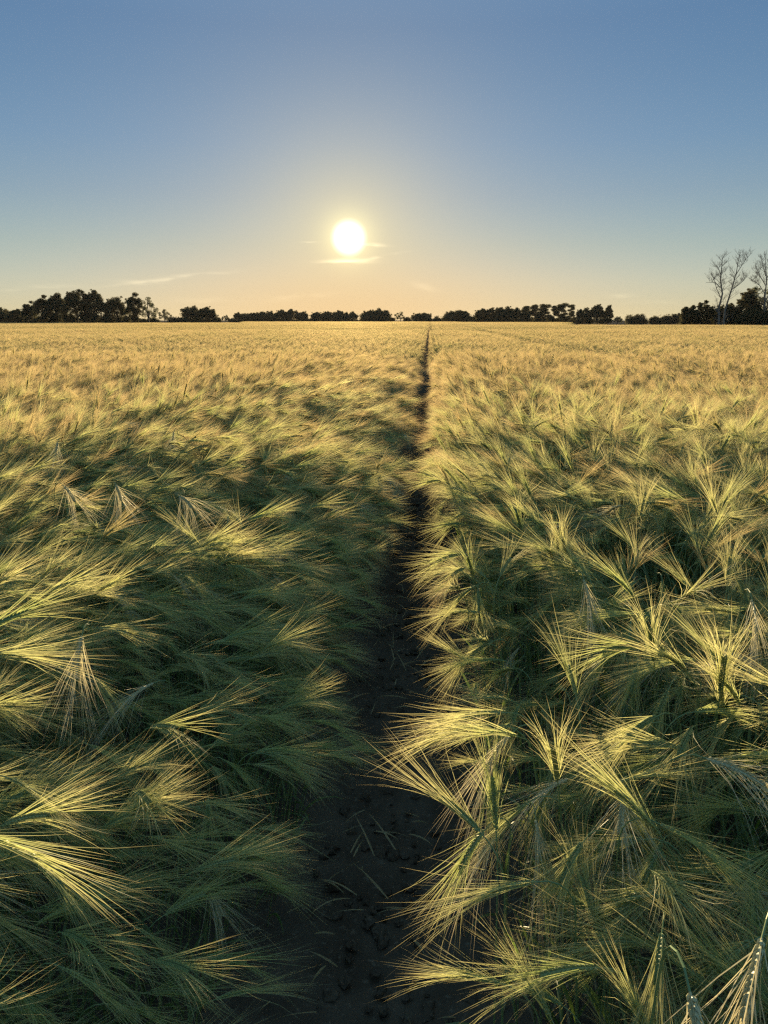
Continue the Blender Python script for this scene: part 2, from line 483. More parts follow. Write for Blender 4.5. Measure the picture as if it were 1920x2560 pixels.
def sow():
    rows = []
    def band(y0, y1, dens):
        st = 1 / math.sqrt(dens)
        half = 0.5 * y1 * 1.1 + 1.6
        xs = np.arange(-half, half, st); ys = np.arange(y0, y1, st)
        X, Y = np.meshgrid(xs, ys); X = X + rng.uniform(-.6, .6, X.shape) * st; Y = Y + rng.uniform(-.6, .6, Y.shape) * st
        X, Y = X.ravel(), Y.ravel()
        k = np.abs(X) < 0.5 * np.maximum(Y, 0) * 1.12 + 1.5
        rows.append(np.stack([X[k], Y[k]], 1))
    band(-1.2, 5.0, 300); band(5.0, 10.0, 290); band(10.0, 17.0, 210)
    P = np.concatenate(rows); x, y = P[:, 0], P[:, 1]
    u = path_u(x, y)
    edge = np.where(u < 0, 0.28 + 0.15 * np.exp(-((y - 0.8) / 0.75) ** 2) + 0.07 * np.clip((y - 4) / 5, 0, 1) + 0.09 * np.exp(-((y - 2.8) / 1.3) ** 2), 0.33 + 0.05 * np.clip((y - 4) / 5, 0, 1) + 0.015 * np.exp(-((y - 2.9) / 0.9) ** 2)) + 0.10 * (vnoise(x, y, 0.5) - 0.5)
    keep = (np.abs(u) > edge) & (np.hypot(x, y + 0.05) > 0.42)
    keep &= ~((np.abs(u - 3.75) < 0.10) & (rng.random(len(x)) < 0.7))
    near = np.hypot(x, y) < 4.0
    keep &= ~(near & (rng.random(len(x)) > 0.42 + 1.0 * vnoise(x * 1.0 + 3, y - 8, 0.28)))
    return x[keep], y[keep], u[keep]


X, Y, U = sow()
H = 1.09 * crop_height(X, Y, U) * rng.normal(1, 0.04, len(X))
KI = np.zeros(len(X), int); TH = np.zeros(len(X)); LEAN = np.zeros(len(X)); LAZ = np.zeros(len(X))
swirl = vnoise(X + 9, Y - 5, 0.9)
for i in range(len(X)):
    u = U[i]
    k = rng.integers(0, 16)
    if rng.random() < 0.035: k = rng.integers(16, 19)
    if u < 0:
        mean, sd = R(-14) + (swirl[i] - 0.5) * (1.5 if u < -2 else 0.8), (0.5 if u < -2 else 0.33)
        if u > -2 and k < 16: k = int(np.clip(rng.normal(7.5, 2.6), 2, 13))
    elif u < 0.9: mean, sd = R(178) + (swirl[i] - 0.5) * 1.7, 0.6
    else: mean, sd = (R(20) if swirl[i] > 0.45 else R(175)) + (swirl[i] - 0.5) * 1.6, 0.9
    TH[i] = rng.normal(mean, sd) if rng.random() < (0.93 if -2 < u < 0 else 0.85) else rng.uniform(0, 6.28)
    KI[i] = k
    LEAN[i] = abs(rng.normal(0, R(6))); LAZ[i] = rng.uniform(0, 6.28)
    if -0.95 < u < 0:
        LEAN[i] = R(2 + 10 * (1 - (abs(u) - 0.35) / 0.6) * rng.uniform(0.3, 1.0)); LAZ[i] = rng.normal(0.0, 0.45)
    elif 0 < u < 0.7:
        LEAN[i] = R(1 + 7 * (1 - (u - 0.3) / 0.4) * rng.uniform(0.2, 1.0)); LAZ[i] = rng.normal(math.pi, 0.45)


def sink(x, y):
    """the plants close to the walker are sunk into the ground to drop them into shade"""
    u = path_u(x, y); c = lambda v: min(1.0, max(0.0, v))
    z = 0.11 * c((4.6 - y) / 2.0) * c((u + 2.1) / 0.8) * (u < 0)
    z = max(z, 0.22 * c((1.5 - y) / 0.35) * c((u - 0.42) / 0.25), 0.22 * c((1.35 - y) / 0.35) * c((-0.32 - u) / 0.15))
    return -z


def plant_matrix(x, y, th, h, lean, laz, hero=False):
    ax = Vector((-math.sin(laz), math.cos(laz), 0))
    return Matrix.Translation((x, y, 0 if hero else sink(x, y))) @ Matrix.Rotation(lean, 4, ax) @ Matrix.Rotation(th, 4, 'Z') @ Matrix.Scale(h, 4)


# ---- plants placed one by one where the photograph shows a distinct ear (neck pixel in the 1920 x 2560 picture)
HEROES = [  # px, py, height of the neck, kind, heading of the ear in degrees (0 right, 90 away, 180 left, 270 near), scale, label
    (1340, 2205, 0.72, 9, 188, 1.05, 'gold lit barley plant fanning its long awns widely left over the path edge'),
    (1500, 2420, 0.66, 8, 186, 1.0, 'barley plant with level grain ear and amber awns spread left, beneath the big gold fan'),
    (1200, 2080, 0.74, 3, 150, 1.05, 'bright yellow green barley plant with steep awns pointing up and left beside the path'),
    (1240, 2075, 0.70, 0, 100, 1.05, 'upright yellow green barley plant with a narrow sheaf of awns standing above the path edge'),
    (1212, 2075, 0.68, 15, 215, 0.95, 'pale barley plant with hooked ear curving down to the path, above the big gold fan'),
    (1340, 2050, 0.66, 17, 270, 0.85, 'bleached barley plant with a short ear hanging straight down behind the big gold fan'),
    (1640, 1792, 0.78, 11, 205, 1.05, 'lit barley plant with a pale grooved ear sloping left, right of centre'),
    (1700, 1870, 0.76, 7, 175, 1.05, 'barley plant with grey green ear level to the left and long thin awns'),
    (1560, 1985, 0.70, 18, 250, 0.95, 'straw coloured barley plant with a tangled drooping beard, lower right'),
    (1765, 1895, 0.78, 18, 335, 1.0, 'bleached barley plant with arched awns falling to the right picture edge'),
    (1735, 1780, 0.76, 9, 12, 1.05, 'green barley plant with grained ear pointing to the right picture edge'),
    (1460, 1450, 0.86, 17, 275, 1.05, 'bleached barley plant whose beard hangs like a tassel, right of the path in mid field'),
    (1880, 1500, 0.86, 17, 260, 1.0, 'bleached barley plant with tassel beard at the right picture edge'),
    (1440, 1740, 0.76, 2, 95, 1.05, 'upright barley plant with sunlit awns fanned like a brush, right of the path'),
    (1905, 2345, 0.86, 16, 232, 1.15, 'large pale barley plant with broad hanging beard in the bottom right corner'),
    (1725, 2480, 0.86, 16, 265, 1.0, 'pale barley plant with a hanging grained ear at the bottom edge, beside the corner beard'),
    (1655, 2330, 0.70, 12, 245, 1.0, 'dim green barley plant with downturned ear in the shade at lower right'),
    (1650, 2060, 0.74, 10, 320, 1.0, 'dark green barley plant with ear sloping down right in the right hand shade'),
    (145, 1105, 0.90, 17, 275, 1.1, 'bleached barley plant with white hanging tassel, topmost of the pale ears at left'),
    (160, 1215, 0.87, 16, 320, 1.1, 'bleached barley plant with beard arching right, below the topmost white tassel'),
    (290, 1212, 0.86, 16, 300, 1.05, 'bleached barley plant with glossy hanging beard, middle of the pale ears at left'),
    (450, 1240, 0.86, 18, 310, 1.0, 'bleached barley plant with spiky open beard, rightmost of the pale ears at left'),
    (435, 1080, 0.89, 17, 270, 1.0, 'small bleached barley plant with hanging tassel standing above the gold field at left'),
    (245, 1570, 0.72, 9, 355, 1.15, 'green barley plant with long grained ear and rose tipped awns streaming right, left half'),
    (235, 1695, 0.68, 12, 320, 1.1, 'green barley plant with plump grained ear sloping down right in the left hand shade'),
    (20, 1945, 0.69, 10, 335, 1.15, 'green barley plant with big ear sloping right across the lower left shade'),
    (-60, 1640, 0.84, 8, 5, 1.2, 'brightly lit yellow barley plant reaching in from the left picture edge'),
    (-40, 1580, 0.86, 4, 20, 1.15, 'sunlit amber barley plant fanning upward at the left picture edge'),
    (205, 1590, 0.82, 17, 275, 0.85, 'straw pale barley plant with thin hanging beard beside the lit left edge fan'),
    (-90, 2080, 0.86, 10, 350, 1.25, 'barley plant with thick amber awns poking in low at the left picture edge'),
    (640, 1880, 0.57, 8, 15, 1.1, 'shaded green barley plant with awns spread right over the dark path'),
    (560, 1900, 0.54, 11, 330, 1.05, 'shaded barley plant with beard drooping over the path edge below the outspread fan'),
]
things = []   # (matrix, kind, label)
lit_spots = []
hx = []
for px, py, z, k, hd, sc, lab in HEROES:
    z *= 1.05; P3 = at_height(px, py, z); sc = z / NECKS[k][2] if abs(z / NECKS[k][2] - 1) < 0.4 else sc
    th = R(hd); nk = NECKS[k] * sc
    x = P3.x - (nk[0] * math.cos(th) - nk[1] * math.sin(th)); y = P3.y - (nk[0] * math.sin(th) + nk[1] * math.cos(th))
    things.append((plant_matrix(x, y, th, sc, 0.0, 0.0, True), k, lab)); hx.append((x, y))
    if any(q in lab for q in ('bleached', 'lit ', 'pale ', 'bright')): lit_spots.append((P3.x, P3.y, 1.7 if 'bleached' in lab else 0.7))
hx = np.array(hx)
for sx, sy, ln in lit_spots:                     # the crop stands lower just sunward of the ears that catch the light
    dx, dy = X - sx, Y - sy
    along = dx * math.sin(SUN_AZ) + dy * math.cos(SUN_AZ); across = dx * math.cos(SUN_AZ) - dy * math.sin(SUN_AZ)
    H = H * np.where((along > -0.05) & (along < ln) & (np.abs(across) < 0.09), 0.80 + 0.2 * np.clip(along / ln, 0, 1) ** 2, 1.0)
# the nearest plants of the sown crop that fall inside the picture become things too
def project(p):
    q = Vector(p) - CAM; cp, sp = math.cos(PITCH), math.sin(PITCH)
    f = q.y * cp - q.z * sp; up = q.y * sp + q.z * cp
    return (960 + 1920 * q.x / f, 1280 - 1920 * up / f, f) if f > 0.05 else (-9e9, 0, f)


blocked = np.zeros(len(X), bool)                 # no sown ear grows right in front of the distinct ones
HSEG = []
for mtx, k, lab in things:
    e0 = mtx @ Vector(PARTS[k]['neck']); e1 = mtx @ Vector(PARTS[k]['tip'])
    a_, b_ = project(e0), project(e1)
    HSEG.append((a_, b_, min(a_[2], b_[2])))
for i in np.nonzero((Y > -0.3) & (Y < 4.5))[0]:
    mtx = plant_matrix(X[i], Y[i], TH[i], H[i], LEAN[i], LAZ[i])
    for key in ('neck', 'mid', 'tip'):
        px, py, f = project(mtx @ Vector(PARTS[KI[i]][key]))
        if f < 0.05: continue
        for a_, b_, fh in HSEG:
            if f > fh + 0.03: continue
            dx, dy = b_[0] - a_[0], b_[1] - a_[1]; q = dx * dx + dy * dy + 1e-6
            s_ = min(1, max(0, ((px - a_[0]) * dx + (py - a_[1]) * dy) / q))
            if math.hypot(px - a_[0] - s_ * dx, py - a_[1] - s_ * dy) < 55 / max(fh, 1.0) and f > fh - 0.7: blocked[i] = True
nearest = []
for i in np.argsort(np.hypot(X, Y)):
    if len(nearest) >= 300 - len(HEROES): break
    if Y[i] < 0.2 or blocked[i]: continue
    mtx = plant_matrix(X[i], Y[i], TH[i], H[i], LEAN[i], LAZ[i])
    e = mtx @ Vector(PARTS[KI[i]]['mid'])
    px, py, f = project(e)
    if -60 < px < 1980 and 0 < py < 2600: nearest.append((i, px, py))
taken = np.zeros(len(X), bool)
for i, px, py in nearest: taken[i] = True

NODW = lambda n: 'upright' if n < 45 else 'half nodding' if n < 72 else 'level' if n < 101 else 'drooping' if n < 145 else 'hanging'
def heading_word(th):
    d = math.degrees(th) % 360
    return 'right' if d < 45 or d >= 315 else 'away' if d < 135 else 'left' if d < 225 else 'to viewer'
for i, px, py in nearest:
    k = KI[i]
    side = 'left' if U[i] < 0 else 'right'
    row = 'by the path' if abs(U[i]) < 0.5 else 'mid row' if abs(U[i]) < 0.95 else 'far in'
    colr = 'bleached' if KINDS[k][3] else 'green'
    where = 'at picture bottom' if py > 2150 else 'low in picture' if py > 1800 else 'below picture middle'
    lab = '%s barley, %s ear turned %s, %s on %s, %s' % (colr, NODW(KINDS[k][0]), heading_word(TH[i]), row, side, where)
    things.append((plant_matrix(X[i], Y[i], TH[i], H[i], LEAN[i], LAZ[i]), int(k), lab))

GROUP = 'barley plants nearest the camera'
BUILT = {}
for mtx, k, lab in things:
    if k not in BUILT:
        root = empty('barley_plant'); pm = PART_MESH[k]
        link('stem', pm['stem'], root)
        e = link('ear', pm['ear'], root); link('beard', pm['beard'], e)
        for me in pm['leaves']: link('leaf', me, root)
        for me in pm['dry']: link('dry_leaf', me, root)
        BUILT[k] = root
    else:
        src = BUILT[k]; root = src.copy(); COL.objects.link(root)
        for ch in src.children:
            c = ch.copy(); COL.objects.link(c); c.parent = root
            for g in ch.children:
                d = g.copy(); COL.objects.link(d); d.parent = c
    root.matrix_world = mtx
    tag(root, lab, 'barley', GROUP)

# ---- the rest of the crop: ONE object, sown on points
pts, rot, scl, idx = [], [], [], []
for i in range(len(X)):
    if taken[i] or blocked[i] or (np.min(np.hypot(hx[:, 0] - X[i], hx[:, 1] - Y[i])) < 0.012): continue
    mtx = plant_matrix(X[i], Y[i], TH[i], H[i], LEAN[i], LAZ[i])
    pts.append((X[i], Y[i], sink(X[i], Y[i]))); rot.append(tuple(mtx.to_euler())); scl.append((H[i],) * 3); idx.append(int(KI[i]) if KI[i] >= 16 or rng.random() > (math.hypot(X[i], Y[i]) - 2.0) / 9.0 else BACKLIT0 + int(KI[i]))
ca, sa = math.cos(PATH_A), math.sin(PATH_A)
def grid_patches(v0, v1, size, first, n, gap):
    us = [s * (gap + size / 2 + size * k) for k in range(int(0.62 * v1 / size) + 2) for s in (-1, 1)]
    for v in np.arange(v0 + size / 2, v1, size):
        for u in us:
            if abs(u) > 0.58 * v + size: continue
            uu = u + (0 if abs(u) < size else rng.uniform(-.1, .1) * size); vv = v + rng.uniform(-.15, .15) * size
            x = PATH_X0 + uu * ca + vv * sa; y = vv * ca - uu * sa
            if math.hypot(x, y) > edge_distance(math.atan2(x, y)): continue
            flip = rng.random() < 0.5
            pts.append((x, y, 0)); rot.append((0, 0, -PATH_A + (math.pi if rng.random() < 0.3 else 0)))
            hh = float(crop_height(np.array(x), np.array(y), np.array(9.0)))
            hh = 1.05 + (hh - 1) * 0.9 + rng.normal(0, 0.014) + 0.07 * (float(vnoise(x, y * 0.5, 5.0)) - 0.5)
            if 3.0 < u < 4.4 and size < 2: hh -= 0.09
            scl.append((1, -1 if flip else 1, hh)); idx.append(first + int(rng.integers(n)))
grid_patches(16.8, 60, 1.0, MID0, NMID, 0.23)
grid_patches(60, 430, 4.0, FAR0, NFAR, 0.22)

me = bpy.data.meshes.new('barley_crop'); me.from_pydata(pts, [], [])
for nm, arr, ty, key in (('rot', rot, 'FLOAT_VECTOR', 'vector'), ('scl', scl, 'FLOAT_VECTOR', 'vector')):
    a = me.attributes.new(nm, ty, 'POINT'); a.data.foreach_set(key, np.asarray(arr, np.float32).ravel())
a = me.attributes.new('idx', 'INT', 'POINT'); a.data.foreach_set('value', np.asarray(idx, np.int32))
crop = link('barley_crop', me)
tag(crop, 'standing crop of bearded barley filling the whole field, gold in low sun and green in shade', 'barley', None, 'stuff')
ng = bpy.data.node_groups.new('sow_barley', 'GeometryNodeTree')
ng.interface.new_socket('Geometry', in_out='INPUT', socket_type='NodeSocketGeometry')
ng.interface.new_socket('Geometry', in_out='OUTPUT', socket_type='NodeSocketGeometry')
gi = ng.nodes.new('NodeGroupInput'); go = ng.nodes.new('NodeGroupOutput')
ci = ng.nodes.new('GeometryNodeCollectionInfo'); ci.inputs['Collection'].default_value = SRC
ci.inputs['Separate Children'].default_value = True; ci.inputs['Reset Children'].default_value = True
iop = ng.nodes.new('GeometryNodeInstanceOnPoints'); iop.inputs['Pick Instance'].default_value = True
def named(nm, ty):
    q = ng.nodes.new('GeometryNodeInputNamedAttribute'); q.data_type = ty; q.inputs['Name'].default_value = nm
    return q.outputs['Attribute']
e2r = ng.nodes.new('FunctionNodeEulerToRotation')
L = ng.links.new
L(gi.outputs[0], iop.inputs['Points']); L(ci.outputs[0], iop.inputs['Instance'])
L(named('idx', 'INT'), iop.inputs['Instance Index'])
L(named('rot', 'FLOAT_VECTOR'), e2r.inputs[0]); L(e2r.outputs[0], iop.inputs['Rotation'])
L(named('scl', 'FLOAT_VECTOR'), iop.inputs['Scale'])
L(iop.outputs[0], go.inputs[0])
md = crop.modifiers.new('sow', 'NODES'); md.node_group = ng
print('PLANTS', len(things), 'points', len(pts), 'sown', len(X))

# ------------------------------------------------------------------ ground
def soil_material():
    m, n = material('soil')
    o = n.n('ShaderNodeOutputMaterial'); b = n.n('ShaderNodeBsdfPrincipled')
    g = n.n('ShaderNodeNewGeometry')
    n1 = n.n('ShaderNodeTexNoise'); n1.inputs['Scale'].default_value = 6; n1.inputs['Detail'].default_value = 8
    n2 = n.n('ShaderNodeTexNoise'); n2.inputs['Scale'].default_value = 55; n2.inputs['Detail'].default_value = 6
    n.t.links.new(g.outputs['Position'], n1.inputs['Vector']); n.t.links.new(g.outputs['Position'], n2.inputs['Vector'])
    c = n.ramp(n1.outputs[0], [(0.3, (0.065, 0.050, 0.039)), (0.7, (0.11, 0.088, 0.069))])
    c = n.mix(n.smooth(n2.outputs[0], 0.55, 0.75), c, (0.15, 0.125, 0.10, 1))
    n.put(b.inputs['Base Color'], c); b.inputs['Roughness'].default_value = 1.0; b.inputs['Specular IOR Level'].default_value = 0.0
    bp = n.n('ShaderNodeBump'); bp.inputs['Strength'].default_value = 0.7; bp.inputs['Distance'].default_value = 0.02
    n.put(bp.inputs['Height'], n.math('ADD', n2.outputs[0], n1.outputs[0])); n.t.links.new(bp.outputs[0], b.inputs['Normal'])
    n.t.links.new(b.outputs[0], o.inputs[0])
    return m


M_SOIL = soil_material()
ex = [-3000, -600, -120, -25, -6] ; fx = list(np.arange(-3.0, 3.01, 0.06))
xs = ex + fx + [6, 25, 120, 600, 3000]
ys = [-300, -60, -10, -2] + list(np.arange(-0.6, 8.0, 0.06)) + [9, 12, 18, 30, 60, 120, 250, 500, 1000, 3000]
V, F = [], []
for y in ys:
    for x in xs:
        z = 0.0
        if abs(x) < 2.9 and -0.6 < y < 8.2:
            u = float(path_u(x, y))
            z = (0.03 * (float(vnoise(x, y, 0.16)) - 0.5) + 0.022 * (float(vnoise(x + 5, y, 0.07)) - 0.5)) - 0.035 * math.exp(-(u / 0.17) ** 2)
        V.append((x, y, z))
nx = len(xs)
for j in range(len(ys) - 1):
    for i in range(nx - 1): F.append((j * nx + i, j * nx + i + 1, (j + 1) * nx + i + 1, (j + 1) * nx + i))
g = link('ground', mesh_of('ground', V, F, [M_SOIL], smooth=True))
tag(g, 'bare dark soil under the crop, showing along the narrow path', None, None, 'structure')

# loose clods and dry leaves on the soil of the path
A = Acc(); r = np.random.default_rng(8)
import bmesh
bm = bmesh.new(); bmesh.ops.create_icosphere(bm, subdivisions=2, radius=1.0)
IV = np.array([v.co[:] for v in bm.verts]); IF = [tuple(v.index for v in f.verts) for f in bm.faces]; bm.free()
for _ in range(700):
    v = r.uniform(0.9, 7); u = r.normal(0, 0.17); x = PATH_X0 + u * ca + v * sa; y = v * ca - u * sa
    s_ = r.uniform(0.15, 1.0) ** 2 * 0.022 + 0.003; z = -0.03 * math.exp(-(u / 0.17) ** 2)
    q = IV * (1 + 0.22 * r.normal(0, 1, (len(IV), 1))) * s_ * r.uniform(0.6, 1.3, 3) * np.array([1, 1, 0.7]) + np.array([x, y, z])
    A.add(q, IF)
tag(link('soil_clods', A.mesh('soil_clods', [M_SOIL])), 'small crumbs of dry soil scattered along the path', 'soil', None, 'stuff')
A = Acc()
for _ in range(420):
    v = r.uniform(0.9, 8); u = r.normal(0, 0.24); x = PATH_X0 + u * ca + v * sa; y = v * ca - u * sa
    blade(A, (x, y, r.uniform(0.0, 0.012)), r.uniform(0, 6.28), R(r.uniform(50, 80)), r.uniform(0.05, 0.16), 0.006, R(r.uniform(10, 50)), r, 0, r.uniform(-2, 2))
tag(link('dry_leaf_litter', A.mesh('dry_leaf_litter', [M_DRY])), 'dry fallen barley leaves littering the soil of the path', 'leaf litter', None, 'stuff')

# ------------------------------------------------------------------ trees along the far edges of the field
M_CROWN = leafy('tree_foliage', (0.075, 0.070, 0.035), (0.105, 0.095, 0.050), translucent=0.42, gloss=0.0, rough=0.6)
M_CROWN_PALE = leafy('pale_foliage', (0.10, 0.105, 0.050), (0.13, 0.12, 0.06), translucent=0.45, gloss=0.02, rough=0.6)
def bark(name, c0, c1):
    m, n = material(name)
    o = n.n('ShaderNodeOutputMaterial'); b = n.n('ShaderNodeBsdfPrincipled'); g = n.n('ShaderNodeNewGeometry')
    no = n.n('ShaderNodeTexNoise'); no.inputs['Scale'].default_value = 3.0; no.inputs['Detail'].default_value = 5
    n.t.links.new(g.outputs['Position'], no.inputs['Vector'])
    n.put(b.inputs['Base Color'], n.ramp(no.outputs[0], [(0.35, c0), (0.65, c1)])); b.inputs['Roughness'].default_value = 0.9
    n.t.links.new(b.outputs[0], o.inputs[0])
    return m


M_BARK = bark('bark', (0.05, 0.042, 0.035), (0.10, 0.085, 0.07))
M_DEAD = bark('weathered_wood', (0.12, 0.105, 0.09), (0.23, 0.20, 0.175))


def leaf_cloud(r, centre, rad, count, size, squash=1.0):
    """leaf-sized faces filling one bough of the crown, thicker towards its outside"""
    d = r.normal(0, 1, (count, 3)); d /= np.linalg.norm(d, axis=1)[:, None]
    q = rad * (r.uniform(0.1, 1.0, count) ** 0.45) * (1 + 0.12 * r.normal(0, 1, count))
    c = centre + d * q[:, None] * np.array([1, 1, squash])
    n = r.normal(0, 1, (count, 3)); n /= np.linalg.norm(n, axis=1)[:, None]
    a = np.cross(n, r.normal(0, 1, (count, 3))); a /= np.linalg.norm(a, axis=1)[:, None]
    b = np.cross(n, a)
    s = size * r.uniform(0.5, 1.25, count)[:, None]
    V = np.stack([c - a * s, c + b * s * 0.6, c + a * s * 0.9, c - b * s * 0.55], 1)
    return V.reshape(-1, 3)


def limb(a, p, q, r0, r1, r, bend=0.12, n=5):
    p = np.array(p, float); q = np.array(q, float); L_ = np.linalg.norm(q - p)
    off = r.normal(0, bend * L_, 3); off[2] = abs(off[2]) * 0.5
    pts = [p + (q - p) * s + off * math.sin(math.pi * s) * 0.5 for s in np.linspace(0, 1, n)]
    a.tube(pts, np.linspace(r0, r1, n), 5)


def tree(name, label, cat, xl, xr, top, dist, kind, seed, group):
    r = np.random.default_rng(seed)
    x0 = at_depth(xl, 800, dist).x; x1 = at_depth(xr, 800, dist).x
    if kind in ('oak', 'wide'): x0, x1 = x0 - 0.09 * (x1 - x0), x1 + 0.09 * (x1 - x0)
    W = x1 - x0; Ht = at_depth((xl + xr) / 2, top, dist).z; cx = (x0 + x1) / 2
    root = empty(name, (cx, dist, 0)); tag(root, label, cat, group)
    tr = Acc(); V = []
    tx = r.uniform(-0.08, 0.08) * W
    leaf = 0.0022 * dist ** 0.5 * 10 ** 0.5 * 1.5          # about a third to half a metre
    leaf = min(max(leaf, 0.16), 0.30)
    mat = M_CROWN
    if kind in ('oak', 'wide', 'sparse', 'tall'):
        base = {'oak': 0.03, 'wide': 0.05, 'sparse': 0.22, 'tall': 0.03}[kind]
        n = {'oak': 32, 'wide': 28, 'sparse': 14, 'tall': 20}[kind]
        fill = {'oak': 1.0, 'wide': 0.85, 'sparse': 0.34, 'tall': 1.0}[kind]
        if kind == 'sparse': mat = M_CROWN_PALE
        tz = Ht * (0.30 if kind != 'tall' else 0.5)
        limb(tr, (tx, 0, -0.1), (tx * 0.8, 0, tz), 0.028 * Ht + 0.05, 0.018 * Ht + 0.03, r, 0.04)
        limb(tr, (tx * 0.8, 0, tz), (0, 0, Ht * 0.82), 0.018 * Ht + 0.03, 0.05, r, 0.06)
        squash = r.uniform(0.85, 1.1)
        heads = [(r.uniform(-0.28, 0.28), r.uniform(0.86, 1.0)) for _ in range(3)]
        for k in range(n):
            low = k >= n - (0 if kind == 'sparse' else max(4, n // 3))
            rr = (r.uniform(0.085, 0.15) * max(W, 0.6 * Ht)) if kind != 'tall' else r.uniform(0.15, 0.22) * W
            ph = k * 2.4 + r.uniform(-.4, .4)
            if low:                                             # skirts that reach the crop
                c = np.array([r.uniform(-0.46, 0.46) * W, math.sin(ph) * W * 0.3, Ht * r.uniform(base + 0.02, 0.30)])
                c[0] = np.clip(c[0], -W / 2 + rr * .8, W / 2 - rr * .8)
            else:
                cz_ = 1 - 1.55 * (k + 0.5) / n                  # from the top of an egg shape downwards
                hor = math.sqrt(max(0, 1 - cz_ * cz_)) * r.uniform(0.6, 1.04)
                hx_ = heads[k % 3]
                c = np.array([math.cos(ph) * hor * (W / 2 - rr * .75) + (hx_[0] * W * 0.35 if cz_ > 0.2 else 0), math.sin(ph) * hor * W * 0.38,
                              Ht * (0.42 + base * 0.4) + cz_ * (Ht * (0.58 - base * 0.4) - rr * 0.75) * (hx_[1] if cz_ > 0 else 0.8) * r.uniform(0.88, 1.0)])
                c[0] = np.clip(c[0], -W / 2 + rr * .6, W / 2 - rr * .6)
            if k == 0: c[2] = Ht - rr * 0.85
            c[2] = max(c[2], rr * 0.7)
            limb(tr, (tx * 0.7, 0, min(tz * r.uniform(0.6, 1.4), c[2])), c, 0.009 * Ht + 0.02, 0.03, r)
            for _ in range(4 if kind == 'sparse' else 2):
                limb(tr, c, c + r.normal(0, 0.6, 3) * rr, 0.035, 0.012, r, n=3)
            m_ = int(fill * 24 * (rr / leaf) ** 1.7) + 20
            V.append(leaf_cloud(r, c, rr, m_, leaf, 0.8))
            for _ in range(4):                                     # smaller sprays round each bough
                cc = c + r.normal(0, 0.72, 3) * rr; cc[2] = min(max(cc[2], 0.3), Ht - 0.1, c[2] + rr * 0.75)
                V.append(leaf_cloud(r, cc, rr * r.uniform(0.25, 0.45), m_ // 7, leaf * 0.8, 0.8))
        if kind != 'sparse':                                       # the shaded inside of the crown
            V.append(leaf_cloud(r, np.array([0, 0, Ht * 0.40]), W * 0.42, int(16 * (W / leaf) ** 1.3), leaf * 1.2, min(1.2, 0.40 * Ht / (W * 0.42))))
    elif kind == 'pine':
        limb(tr, (tx, 0, -0.1), (0, 0, Ht * 0.95), 0.02 * Ht + 0.05, 0.05, r, 0.03)
        for k in range(13):
            g = 0.10 + 0.88 * (k + 0.5) / 13
            ang_ = k * 2.4 + r.uniform(-1.2, 1.2) + seed; spr = W / 2 * (1.1 - 0.6 * g) * r.uniform(0.3, 1.1)
            c = np.array([math.cos(ang_) * spr, math.sin(ang_) * spr * .8, min(g * Ht + 0.25, Ht - 0.4)])
            limb(tr, (tx * (1 - g), 0, g * Ht * 0.93), c, 0.06, 0.02, r)
            rr = W * r.uniform(0.20, 0.34)
            V.append(leaf_cloud(r, c, rr, int(22 * (rr / leaf) ** 1.7) + 25, leaf * 0.9, 0.5))
        V.append(leaf_cloud(r, np.array([0, 0, Ht - W * 0.14]), W * 0.16, 60, leaf * 0.8, 0.9))
    else:                                                       # low bush
        n = max(5, int(W / Ht * 4))
        for k in range(n):
            rr = Ht * r.uniform(0.28, 0.42)
            c = np.array([(-0.5 + (k + 0.5) / n) * max(W - rr, 0.1) + r.normal(0, .1) * rr, r.normal(0, 0.3) * rr,
                          (Ht - rr * 0.8) * (r.uniform(0.55, 1.0) if k != n // 2 else 1.0)])
            c[2] = max(c[2] * r.uniform(0.75, 1.0), rr * .6)
            limb(tr, (c[0] * 0.6, 0, -0.1), c, 0.07, 0.02, r)
            V.append(leaf_cloud(r, c, rr, int(24 * (rr / leaf) ** 1.7) + 20, leaf, 0.9))
            for _ in range(4):
                cc = c + r.normal(0, 0.75, 3) * rr; cc[2] = min(max(cc[2], 0.2), Ht)
                V.append(leaf_cloud(r, cc, rr * r.uniform(0.2, 0.4), 14, leaf * 0.8, 0.8))
            V.append(leaf_cloud(r, c * np.array([1, 1, 0.45]), rr, int(20 * (rr / leaf) ** 1.7) + 20, leaf, 0.8))
    V = np.concatenate(V); nq = len(V) // 4
    link('crown', mesh_of('crown', V, np.arange(nq * 4).reshape(-1, 4).tolist(), [mat]), root)
    link('trunk', tr.mesh('trunk', [M_BARK], True), root)
    return root


